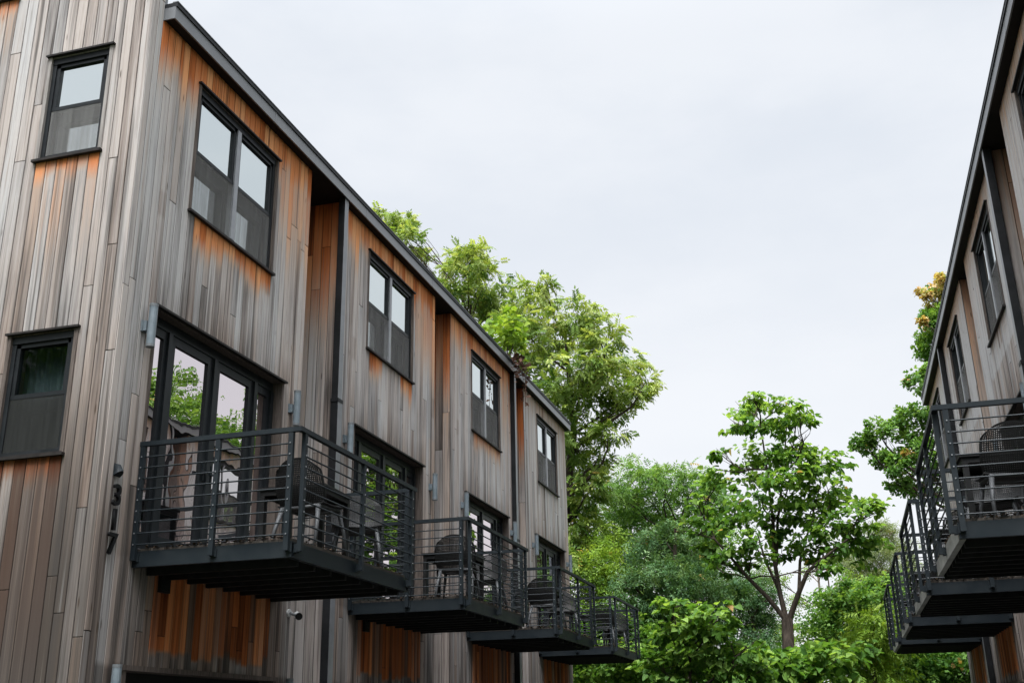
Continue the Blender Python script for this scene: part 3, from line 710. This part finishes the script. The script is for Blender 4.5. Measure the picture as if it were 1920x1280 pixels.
# ------------------------------------------------------------------ ground
def sheet(name, x0, x1, y0, y1, z, mt):
    m = MB(); m.add([(x0, y0, z), (x1, y0, z), (x1, y1, z), (x0, y1, z)], [(0, 1, 2, 3)]); return tag(m.build(name, mt), kind='structure')
sheet('ground', -400, 400, -400, 500, -.11, EARTH)
sheet('lane', -6.3, 2.45, -60, 31, -.006, ASPH)
m = MB(); m.box((-6.72, 8.8, -.1), (-6.3, 29, .02)); m.box((2.45, 9.6, -.1), (2.85, 29.5, .02)); tag(m.build('pavement', CONC), kind='structure')

# ------------------------------------------------------------------ trees
def tmpl_leaf(l, wd, fold=.25, droop=.2):
    v = np.array([(0, 0, 0), (-wd * .5, .30 * l, fold * wd * .5), (-wd * .36, .68 * l, fold * wd * .3 - droop * .25 * l), (0, l, -droop * l), (wd * .36, .68 * l, fold * wd * .3 - droop * .25 * l), (wd * .5, .30 * l, fold * wd * .5)])
    return v, [(0, 3, 2, 1), (0, 5, 4, 3)]
def tmpl_frond(l, n, ll, lw, droop=.5):
    V = []; Fc = []
    for i in range(n):
        t = (i + 1) / n; y = l * t; z = -droop * l * t * t
        for sx in ((-1, 1) if i < n - 1 else (0,)):
            b = len(V); d = np.array([sx * .85, .5, -.32]) if sx else np.array([0, 1, -.7]); d /= np.linalg.norm(d)
            p = np.array([0, y, z]); s = np.cross(d, (0, 0, 1)); s /= np.linalg.norm(s)
            V += [p, p + d * ll * .45 + s * lw * .5, p + d * ll + np.array([0, 0, -.2 * ll]), p + d * ll * .45 - s * lw * .5]; Fc.append((b, b + 1, b + 2, b + 3))
    return np.array(V), Fc
def tmpl_cluster(n, l, wd, seed, spread=.16):
    rs = np.random.RandomState(seed); V = []; Fc = []
    for i in range(n):
        a = i * 2.4 + rs.rand(); e = rs.uniform(-.5, .5)
        d = np.array([math.cos(a), math.sin(a), e]); d /= np.linalg.norm(d); s = np.cross(d, (0, 0, 1)); s /= np.linalg.norm(s); s = s + np.array([0, 0, rs.uniform(-.5, .5)])
        p = rs.uniform(-1, 1, 3) * spread * .6; b = len(V); k = rs.uniform(.7, 1.2)
        V += [p, p + d * l * k * .45 + s * wd * .5, p + d * l * k + np.array([0, 0, -.25 * l]), p + d * l * k * .45 - s * wd * .5]; Fc.append((b, b + 1, b + 2, b + 3))
    return np.array(V), Fc
def leaves_mesh(name, tmpl, P, Y, Nn, S_, A, mt, parent):
    """instances written out as one real mesh"""
    V, Fc = tmpl; n = len(P)
    Y = Y / (np.linalg.norm(Y, axis=1, keepdims=True) + 1e-9)
    X = np.cross(Y, Nn); X /= np.linalg.norm(X, axis=1, keepdims=True) + 1e-9; Z = np.cross(X, Y)
    W = P[:, None, :] + S_[:, None, None] * (V[None, :, 0:1] * X[:, None, :] + V[None, :, 1:2] * Y[:, None, :] + V[None, :, 2:3] * Z[:, None, :])
    nv = len(V); fa = np.array(Fc); 
    faces = (fa[None] + (np.arange(n) * nv)[:, None, None]).reshape(-1)
    me = bpy.data.meshes.new(name); me.vertices.add(n * nv); me.vertices.foreach_set('co', W.astype(np.float32).ravel())
    k = fa.shape[1]; nf = n * len(Fc); me.loops.add(nf * k); me.loops.foreach_set('vertex_index', faces.astype(np.int32))
    me.polygons.add(nf); me.polygons.foreach_set('loop_start', (np.arange(nf) * k).astype(np.int32)); me.polygons.foreach_set('loop_total', np.full(nf, k, np.int32))
    me.update(calc_edges=True)
    at_ = me.color_attributes.new('wood', 'FLOAT_COLOR', 'POINT')
    C = np.zeros((n, nv, 4), np.float32); C[:, :, :] = A[:, None, :]
    at_.data.foreach_set('color', C.ravel())
    me.materials.append(mt)
    o = bpy.data.objects.new(name, me); col.objects.link(o); o.parent = parent
    return o
def crown_points(clumps, dens, rs, sub=.30, shell=.55, flat=.85, nk=1.0, zf=.55):
    """clumps: (x, y, z, r[, tone]); returns points, outward directions and colour attributes"""
    P = []; O = []; A = []
    for ci, c in enumerate(clumps):
        ctr = np.array(c[:3]); r = c[3]; tone = c[4] if len(c) > 4 else .5; org = c[5] if len(c) > 5 else 0
        ns = max(4, int((7 + 10 * min(r, 2.2)) * nk))
        d = rs.normal(size=(ns, 3)); d[:, 2] = d[:, 2] * .9 + .25; d /= np.linalg.norm(d, axis=1, keepdims=True)
        rr = r * (shell + (1 - shell) * rs.rand(ns)) ; sc_ = ctr + d * rr[:, None] * np.array([1, 1, flat])
        for j in range(ns):
            k = int(dens * (r ** 1.6) / ns * rs.uniform(.5, 1.5)) + 2
            sr = r * sub * rs.uniform(.6, 1.3)
            q = rs.normal(size=(k, 3)) * np.array([sr, sr, sr * zf]) + sc_[j]
            P.append(q); O.append(d[j] + rs.normal(size=(k, 3)) * .35)
            tj = tone + rs.uniform(-.22, .22)
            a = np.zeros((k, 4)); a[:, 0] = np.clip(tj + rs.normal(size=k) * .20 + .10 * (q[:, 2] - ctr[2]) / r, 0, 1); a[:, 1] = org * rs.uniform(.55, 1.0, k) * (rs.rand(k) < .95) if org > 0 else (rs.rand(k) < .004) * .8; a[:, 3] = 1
            P[-1] = q; A.append(a)
    return np.concatenate(P), np.concatenate(O), np.concatenate(A)
def limb(m, a, b, ra, rb, rs, bend=.12, n=5, sides=6):
    a = np.array(a, float); b = np.array(b, float); L = np.linalg.norm(b - a); pts = []
    o = rs.normal(size=3) * L * bend; o[2] = abs(o[2]) * -.3
    for i in range(n + 1):
        t = i / n; pts.append(a + (b - a) * t + o * math.sin(math.pi * t) + (rs.normal(size=3) * L * .012 if 0 < i < n else 0))
    m.tube(pts, [ra + (rb - ra) * i / n for i in range(n + 1)], sides, False); return pts
def tree(name, label, cat, base, top, clumps, tmpl, dens, mt, seed, bark=None, tr=.18, forks=None, up=.6, size=(.75, 1.25), group=None, sub=.30, trunk_kids=None, shell=.55, flat=.85, twig=True, nk=1.0, zf=.55):
    rs = np.random.RandomState(seed); base = np.array(base, float)
    root = tag(empty(name, tuple(base)), label, cat, group)
    m = MB(); top = np.array(top, float) - base
    spine = [np.zeros(3)] + [top * t + rs.normal(size=3) * .06 * np.linalg.norm(top) * np.array([1, 1, 0]) * (0 < t < 1) * .5 for t in (.25, .5, .75, 1)]
    m.tube(spine, [tr * q for q in ((1.3, 1.15, 1.08, 1.04, .95) if forks else (1.25, 1, .8, .55, .2))], 9, False)
    cl_ = [(c[0] - base[0], c[1] - base[1], c[2] - base[2]) + tuple(c[3:]) for c in clumps]
    for c in cl_:
        ctr = np.array(c[:3]); r = c[3]
        if forks:      # nearest fork point that lies below the clump
            fs_ = [np.array(f) - base for f in forks]; f = min(fs_, key=lambda q: np.linalg.norm(ctr - q) + (5 if q[2] > ctr[2] else 0))
            ra = .022
        else:
            h = min(.92, max(.18, (ctr[2] - .55 * np.linalg.norm(ctr[:2] - top[:2] * ctr[2] / max(top[2], .1)) - r * .3) / max(top[2], .1)))
            seg = h * 4; i = min(3, int(seg)); f = spine[i] + (spine[i + 1] - spine[i]) * (seg - i); ra = tr * (.62 - .45 * h)
        pts = limb(m, f, ctr, max(ra, .02), .012 + .006 * r, rs)
        if twig:
            for k in range(5):
                d = rs.normal(size=3); d[2] = abs(d[2]) * .6; d /= np.linalg.norm(d)
                limb(m, pts[3 + k % 3], ctr + d * r * .85, .014, .004, rs, .1, 3, 4)
    if trunk_kids: trunk_kids(m, base, rs)
    m.build('trunk', bark or BARK, root, True)
    P, O, A = crown_points(cl_, dens, rs, sub=sub, shell=shell, flat=flat, nk=nk, zf=zf)
    n = len(P); Y = O * np.array([1, 1, .35]) + rs.normal(size=(n, 3)) * .5; Y[:, 2] -= .15
    Nn = np.array([0, 0, 1.0]) * up + O * .35 + rs.normal(size=(n, 3)) * .38
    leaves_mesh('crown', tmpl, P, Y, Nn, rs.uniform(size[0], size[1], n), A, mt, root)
    return root
def C(lst, Y, rs, ydep=1.0, k=1.18):
    """survey list (u, v, radius in photo pixels, tone, orange) -> clumps with real size and their own depth"""
    out = []
    for c in lst:
        y = Y + rs.uniform(-ydep, ydep); p = at(c[0], c[1], y); r = c[2] / 2039.13 * np.linalg.norm(p - CAM) * k
        out.append((p[0], p[1], p[2], r) + tuple(c[3:]))
    return out
rs0 = np.random.RandomState(11)
FROND = tmpl_frond(.40, 5, .19, .085, .4); FRONDS = tmpl_frond(.34, 5, .13, .05, .4)
BROAD = tmpl_leaf(.21, .18, .3, .35); MAPLE = tmpl_cluster(6, .13, .12, 3, .16); SMALL = tmpl_cluster(8, .10, .05, 4, .18)
NEED = tmpl_cluster(12, .24, .03, 5, .14); OAKL = tmpl_cluster(7, .14, .040, 6, .18)

tree('walnut_tree', 'tall yellow-green tree rising behind the left roof, between two roofline gaps', 'tree', (-14.0, 41, -.1), (-13.6, 41, 19),
     C([(735, 425, 33, .6), (765, 455, 30, .6), (715, 408, 20, .65), (788, 480, 20, .6), (760, 420, 18, .7), (740, 470, 40, .5),
        (880, 495, 42, .65), (905, 540, 50, .55), (850, 520, 32, .6), (925, 580, 45, .55), (870, 590, 60, .45), (830, 560, 45, .5), (900, 475, 22, .75), (860, 480, 20, .7)], 41, rs0, 1.5, 1.02),
     FROND, 170, L_WALNUT, 21, tr=.22, sub=.22, size=(.55, 1.05))
tree('walnut_tree', 'large spreading yellow-green tree with drooping sprays beside the far end of the left row', 'tree', (-9.2, 37.5, -.1), (-8.6, 37, 15.5),
     C([(1010, 535, 26, .7), (1003, 575, 45, .6), (965, 600, 40, .5), (1085, 590, 40, .65), (1055, 630, 60, .6), (1125, 635, 50, .65), (1000, 650, 55, .45), (1165, 690, 38, .65), (1208, 718, 24, .7), (1188, 745, 22, .6),
        (1120, 700, 62, .55), (1060, 710, 62, .45), (1150, 755, 36, .5), (1090, 770, 55, .4), (1140, 815, 26, .5), (1085, 840, 36, .4), (1122, 860, 20, .45), (1075, 910, 32, .35), (1092, 950, 40, .45), (1078, 1010, 44, .45), (1100, 1000, 40, .4), (1070, 960, 40, .4), (1068, 870, 40, .4), (1108, 905, 34, .45), (1075, 1060, 40, .4), (1000, 720, 60, .4), (1020, 800, 60, .35)], 36.5, rs0, 1.6, 1.02),
     FROND, 170, L_WALNUT, 22, tr=.24, sub=.22, size=(.55, 1.05))
tree('leafy_tree', 'mid-green rounded tree between the drooping tree and the large-leaved one', 'tree', (-6.0, 43, -.1), (-5.6, 43, 9.5),
     C([(1185, 905, 40, .6), (1165, 935, 35, .6), (1215, 890, 25, .65), (1250, 905, 36, .55), (1300, 915, 34, .5), (1330, 940, 30, .5), (1150, 980, 45, .5), (1215, 970, 60, .5), (1285, 985, 55, .45), (1120, 1030, 45, .5), (1180, 1050, 60, .4), (1320, 1010, 40, .45), (1250, 1060, 60, .35)], 43, rs0, 1.6),
     FRONDS, 260, L_MAPLE, 23, tr=.2)
tree('lime_green_tree', 'small lime-green tree just beyond the farthest left balcony', 'tree', (-6.6, 36, -.1), (-6.4, 36, 7),
     C([(1090, 1075, 40, .6), (1130, 1060, 38, .6), (1125, 1110, 45, .5), (1090, 1130, 40, .45), (1160, 1090, 32, .5), (1150, 1015, 30, .6)], 36, rs0, 1.0), SMALL, 330, L_LIME, 24, tr=.12)
tree('willow_oak', 'dark grey-green narrow-leaved tree beyond the farthest left balcony', 'tree', (-4.9, 34, -.1), (-4.6, 34, 7.5),
     C([(1225, 1030, 42, .5), (1275, 1055, 48, .5), (1230, 1090, 52, .55), (1290, 1115, 55, .45), (1205, 1150, 50, .5), (1325, 1070, 36, .4), (1265, 1170, 60, .4), (1345, 1130, 45, .35), (1250, 1010, 30, .6), (1310, 1030, 28, .5), (1190, 1100, 36, .55), (1220, 1230, 60, .35)], 34, rs0, 1.4), OAKL, 420, L_DARK, 25, tr=.18)
# the catalpa
YC = 30.0
def px(u, v, y=YC): return at(u, v, y)
cbase = px(1484, 1384, YC); cbase[2] = -.1
def cat_kids(m, base, rs):
    def chain(uv, r0, r1, dy):
        pts = [px(u, v, YC + d) - base for (u, v), d in zip(uv, dy)]
        m.tube(pts, list(np.linspace(r0, r1, len(pts))), 8, False)
    chain([(1476, 1165), (1440, 1120), (1405, 1085), (1375, 1050), (1340, 1010)],   .075, .025, (0, -.2, -.4, -.6, -.8))
    chain([(1474, 1160), (1462, 1110), (1452, 1050), (1450, 980), (1438, 880), (1425, 790)], .075, .018, (0, .1, .2, .1, 0, -.2))
    chain([(1480, 1160), (1498, 1110), (1515, 1070), (1545, 1045), (1590, 1010)], .08, .025, (0, -.2, -.3, -.5, -.6))
    chain([(1455, 1060), (1458, 980), (1468, 890), (1475, 800)], .05, .015, (.2, .3, .3, .2))
    chain([(1462, 1110), (1435, 1050), (1420, 1000)], .045, .02, (.1, .5, .8))
    chain([(1498, 1110), (1500, 1050), (1520, 980), (1540, 900)], .05, .015, (-.2, .3, .6, .7))
catl = [(1395, 768, 30, .65), (1470, 760, 28, .65), (1430, 795, 45, .6), (1492, 800, 30, .6), (1378, 795, 22, .6), (1500, 775, 18, .7), (1412, 750, 18, .75),
        (1500, 850, 38, .55), (1440, 850, 40, .55), (1350, 850, 16, .6), (1390, 885, 45, .6), (1540, 868, 36, .5), (1480, 900, 58, .5), (1420, 930, 58, .5), (1340, 915, 30, .6), (1552, 920, 36, .5), (1520, 958, 48, .45),
        (1360, 970, 40, .5), (1312, 1000, 30, .5), (1325, 1035, 26, .45), (1400, 1000, 48, .4), (1460, 985, 48, .4), (1560, 990, 50, .55), (1608, 972, 40, .65), (1640, 955, 24, .7), (1590, 1025, 45, .5), (1635, 1005, 30, .6), (1530, 1030, 34, .45), (1405, 1055, 34, .4), (1352, 1055, 22, .4), (1475, 1040, 26, .4), (1560, 1065, 24, .4), (1310, 950, 22, .6)]
forks = [px(1340, 1010), px(1405, 1085), px(1450, 980), px(1438, 880), px(1545, 1045), px(1590, 1010), px(1468, 890), px(1520, 980), px(1425, 800), px(1430, 1040)]
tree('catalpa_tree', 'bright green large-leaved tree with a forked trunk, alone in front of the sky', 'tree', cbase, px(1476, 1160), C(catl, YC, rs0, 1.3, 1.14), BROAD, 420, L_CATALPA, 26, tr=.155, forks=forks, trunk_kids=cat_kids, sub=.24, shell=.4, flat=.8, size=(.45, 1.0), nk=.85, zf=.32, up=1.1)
tree('catalpa_sapling', 'bright large-leaved sapling below the forked tree, near the left balconies', 'sapling', (-3.4, 25.5, -.1), (-3.3, 25.5, 3.6),
     C([(1262, 1138, 22, .6), (1290, 1172, 32, .6), (1340, 1155, 32, .65), (1322, 1195, 40, .5), (1262, 1200, 28, .5), (1290, 1245, 50, .45), (1352, 1245, 50, .5), (1400, 1212, 30, .5), (1402, 1268, 42, .45), (1240, 1255, 36, .4), (1330, 1290, 60, .4)], 25.5, rs0, .7), BROAD, 520, L_CATALPA, 27, tr=.06, sub=.28, shell=.45, size=(.5, 1.05), zf=.35, up=1.0)
tree('pine_tree', 'pale open-crowned pine far off beside the right balconies', 'tree', (2.9, 60, -.1), (2.8, 60, 10.2),
     C([(1655, 1005, 26, .6), (1685, 1030, 28, .55), (1640, 1050, 30, .5), (1690, 1075, 26, .5), (1620, 1095, 30, .5), (1670, 1110, 30, .45), (1600, 1060, 20, .6), (1700, 1110, 26, .4), (1650, 1150, 40, .4), (1590, 1120, 28, .5)], 60, rs0, 2), NEED, 230, L_PINE, 28, bark=BARKP, tr=.16, sub=.3)
tree('maple_tree', 'dark green maple turning orange at the top, behind the right row', 'tree', (6.3, 38, -.1), (6.0, 38, 17),
     C([(1645, 808, 22, .55), (1622, 832, 20, .55), (1680, 798, 22, .55), (1702, 832, 30, .5), (1718, 785, 30, .5), (1738, 722, 36, .5), (1748, 655, 34, .55), (1762, 600, 38, .55), (1655, 862, 20, .45), (1690, 872, 26, .45), (1726, 872, 32, .4), (1765, 850, 45, .4), (1682, 908, 18, .5), (1715, 925, 25, .45), (1780, 905, 40, .4), (1805, 800, 60, .45), (1800, 690, 55, .5), (1790, 760, 50, .45), (1850, 640, 60, .5), (1860, 560, 50, .5), (1850, 740, 70, .45), (1920, 700, 60, .5), (1900, 600, 50, .5), (1880, 850, 70, .4), (1960, 790, 60, .5),
        (1754, 542, 17, .6, .95), (1737, 556, 9, .6, .95), (1768, 526, 12, .7, .95), (1726, 548, 5, .6, .9), (1748, 575, 12, .5, .55), (1742, 612, 8, .5, .9), (1728, 603, 5, .5, .9), (1700, 851, 5, .6, .95), (1790, 545, 30, .5, .6)], 38, rs0, 1.6, .98), MAPLE, 310, L_MAPLE, 29, tr=.2, sub=.23, nk=1.1)
tree('bare_tree', 'thin pale tree with mostly bare branches behind the forked trunk', 'tree', (1.0, 48, -.1), at(1532, 1060, 48),
     C([(1560, 1045, 14, .5), (1515, 1075, 12, .5), (1590, 1085, 16, .5), (1545, 1010, 12, .5)], 48, rs0, .6), SMALL, 60, L_LIME, 30, bark=BARKP, tr=.14)
bush = [('dark broadleaf shrub filling the gap below the right balconies', 'shrub', [(1700, 1215, 40, .5), (1745, 1200, 38, .5), (1790, 1215, 40, .5), (1720, 1260, 50, .4), (1790, 1265, 50, .4), (1830, 1240, 40, .4), (1660, 1250, 36, .4)], 35, MAPLE, 420, L_MAPLE),
        ('yellow-green fine-leaved shrub left of the right balconies', 'shrub', [(1640, 1175, 30, .6), (1660, 1215, 34, .6), (1615, 1220, 36, .55), (1640, 1260, 45, .5), (1590, 1265, 40, .5), (1670, 1160, 22, .65)], 31, FRONDS, 260, L_LIME),
        ('mid-green young tree right behind the forked trunk', 'tree', [(1560, 1120, 34, .5), (1600, 1135, 34, .5), (1580, 1170, 42, .45), (1545, 1200, 45, .4), (1640, 1120, 30, .5), (1690, 1130, 36, .5), (1660, 1090, 24, .55)], 46, MAPLE, 300, L_CATALPA),
        ('leafy green shrub in front of the foot of the forked trunk', 'shrub', [(1505, 1238, 26, .6), (1545, 1240, 30, .6), (1470, 1258, 32, .55), (1435, 1245, 26, .5), (1520, 1260, 44, .55), (1570, 1240, 36, .5), (1440, 1270, 44, .5), (1490, 1275, 40, .5)], 28, BROAD, 420, L_CATALPA),
        ('dark understorey tree behind the large-leaved sapling', 'tree', [(1400, 1110, 40, .4), (1360, 1100, 40, .35), (1390, 1160, 50, .35), (1430, 1180, 36, .4), (1440, 1120, 24, .45), (1330, 1180, 60, .3), (1420, 1240, 50, .35)], 40, OAKL, 380, L_DARK),
        ('bright leafy bush under the farthest left balcony', 'shrub', [(1110, 1220, 40, .5), (1150, 1240, 40, .55), (1190, 1260, 44, .5), (1100, 1265, 44, .45), (1150, 1180, 40, .35), (1210, 1200, 36, .4)], 33, MAPLE, 420, L_CATALPA),
        ('tall yellow-green tree in the distance behind the forked tree', 'tree', [(1480, 1190, 30, .6), (1600, 1180, 40, .5), (1660, 1180, 40, .5), (1500, 1130, 16, .5), (1440, 1080, 26, .4), (1560, 1190, 40, .5), (1700, 1170, 40, .5)], 56, SMALL, 260, L_LIME)]
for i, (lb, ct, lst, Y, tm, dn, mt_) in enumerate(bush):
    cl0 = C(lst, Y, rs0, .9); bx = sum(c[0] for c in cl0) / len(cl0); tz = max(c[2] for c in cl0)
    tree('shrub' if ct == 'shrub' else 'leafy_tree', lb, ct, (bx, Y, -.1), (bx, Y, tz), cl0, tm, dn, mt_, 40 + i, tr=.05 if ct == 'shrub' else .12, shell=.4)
# distant wood
rs = np.random.RandomState(77)
cl0 = []
for i in range(90):
    y = rs.uniform(66, 84); x = rs.uniform(-40, 40); cl0.append((x, y, rs.uniform(.5, 5.2) + (3.0 if abs(x) > 9 else 0), rs.uniform(1.2, 2.6), rs.uniform(.3, .6)))
P, O, A = crown_points(cl0, 70, rs); n = len(P)
wd = leaves_mesh('distant_wood', tmpl_cluster(7, .30, .2, 9, .4), P, O + rs.normal(size=(n, 3)) * .5, np.array([0, 0, .6]) + O * .4 + rs.normal(size=(n, 3)) * .4, rs.uniform(.8, 1.4, n), A, L_MAPLE, None)
tag(wd, 'distant green wood seen between the two rows of houses', 'wood', kind='stuff')
for (bx, by, h, k, lb) in ((-17.5, -3.5, 9.5, 1.0, 'dark leafy tree behind the viewpoint, mirrored in the lower end window'), (-8.5, -8.5, 11.0, 1.15, 'tall dark tree added behind the viewpoint to block low sky, straight across from the end wall'),
                       (2.5, -10.5, 10.5, 1.15, 'dark tree added behind the viewpoint to block low sky, in the middle of the lane end'), (12.5, -6.0, 11.0, 1.2, 'dark tree added behind the viewpoint to block low sky, on the side of the right row')):  # all but the first added out of view to block low sky
    tree('leafy_tree', lb, 'tree', (bx, by, -.1), (bx, by, h - 1), [(bx + 3 * k * math.cos(a) * q, by + 3 * k * math.sin(a) * q, z * h / 10.5, 2.0 * k, .3) for a, q, z in ((0, 0, 10.5), (0, 1, 8), (1.2, 1, 9), (2.4, 1, 7.5), (3.6, 1, 8.6), (4.9, 1, 7.8), (0.6, .8, 5.5), (2, .8, 5.8), (4, .8, 5.2), (5.4, .8, 5.6), (0.2, .7, 3.2), (2.2, .7, 3.0), (4.2, .7, 3.2))], MAPLE, 260, L_MAPLE, 60 + int(h * 3 + bx), tr=.25, group='trees behind the viewpoint')

tree('maple_tree', 'green maple beyond the right row, mirrored in the left balcony doors', 'tree', (11.5, 37, -.1), (11.3, 37, 13.5),
     [(11.3 + 2.6 * math.cos(a) * q, 37 + 2.6 * math.sin(a) * q, z, r_, .5) for a, q, z, r_ in ((0, 0, 14.6, 1.3), (.3, 1, 12.9, 1.4), (1.5, 1, 13.3, 1.2), (2.8, 1, 12.6, 1.4), (4.1, 1, 13.0, 1.2), (5.3, 1, 12.0, 1.4), (.9, 1.2, 11, 1.7), (2.2, 1.2, 10.8, 1.7), (3.6, 1.25, 11.2, 1.7), (4.9, 1.2, 10.5, 1.6), (0, .3, 11.5, 1.8))], MAPLE, 300, L_MAPLE, 71, tr=.25)
# sapling rooted in the gutter, with dead vine trailing over the fascia
gp = (-6.64, 22.75, 9.67)
root = tag(empty('roof_sapling', gp), 'bright green weed sapling growing out of the left roof edge with dead brown vine', 'sapling')
m = MB(); rs = np.random.RandomState(5)
for k in range(7): limb(m, (0, 0, 0), (rs.uniform(-.3, .3), rs.uniform(-.45, .45), rs.uniform(.3, .85)), .014, .004, rs, .1, 4, 5)
m.build('stem', BARK, root, True)
P, O, A = crown_points([(0, .05, .5, .42, .6), (-.1, .35, .4, .34, .6), (.05, -.35, .6, .34, .7), (-.1, .0, .9, .34, .75), (.0, .25, .75, .3, .7)], 300, rs); n = len(P)
leaves_mesh('foliage', tmpl_leaf(.17, .15, .3, .25), P, O * np.array([1, 1, .3]) + rs.normal(size=(n, 3)) * .4, np.array([0, 0, .7]) + rs.normal(size=(n, 3)) * .4, rs.uniform(.6, 1.2, n), A, L_LIME, root)
m = MB()
for k in range(9):
    y0 = rs.uniform(-.45, .75); ln = rs.uniform(.25, 1.15) * (1.0 if .2 < y0 < .7 else .6); p = np.array([.26, y0, .02]); pts = [np.array([rs.uniform(-.05, .1), y0 + rs.uniform(-.1, .1), .05]), p]
    for j in range(5): p = p + np.array([rs.uniform(-.02, .02), rs.uniform(-.05, .05), -ln / 5]); pts.append(p)
    m.tube(pts, [.006] * len(pts), 4, False)
    for q in pts[1:]:
        for j in range(3):
            c = q + rs.normal(size=3) * .035; a = rs.normal(size=3) * .04; b = rs.normal(size=3) * .04; m.add([c, c + a, c + a + b, c + b], [(0, 1, 2, 3)])
m.build('dead_vine', DEADV, root)
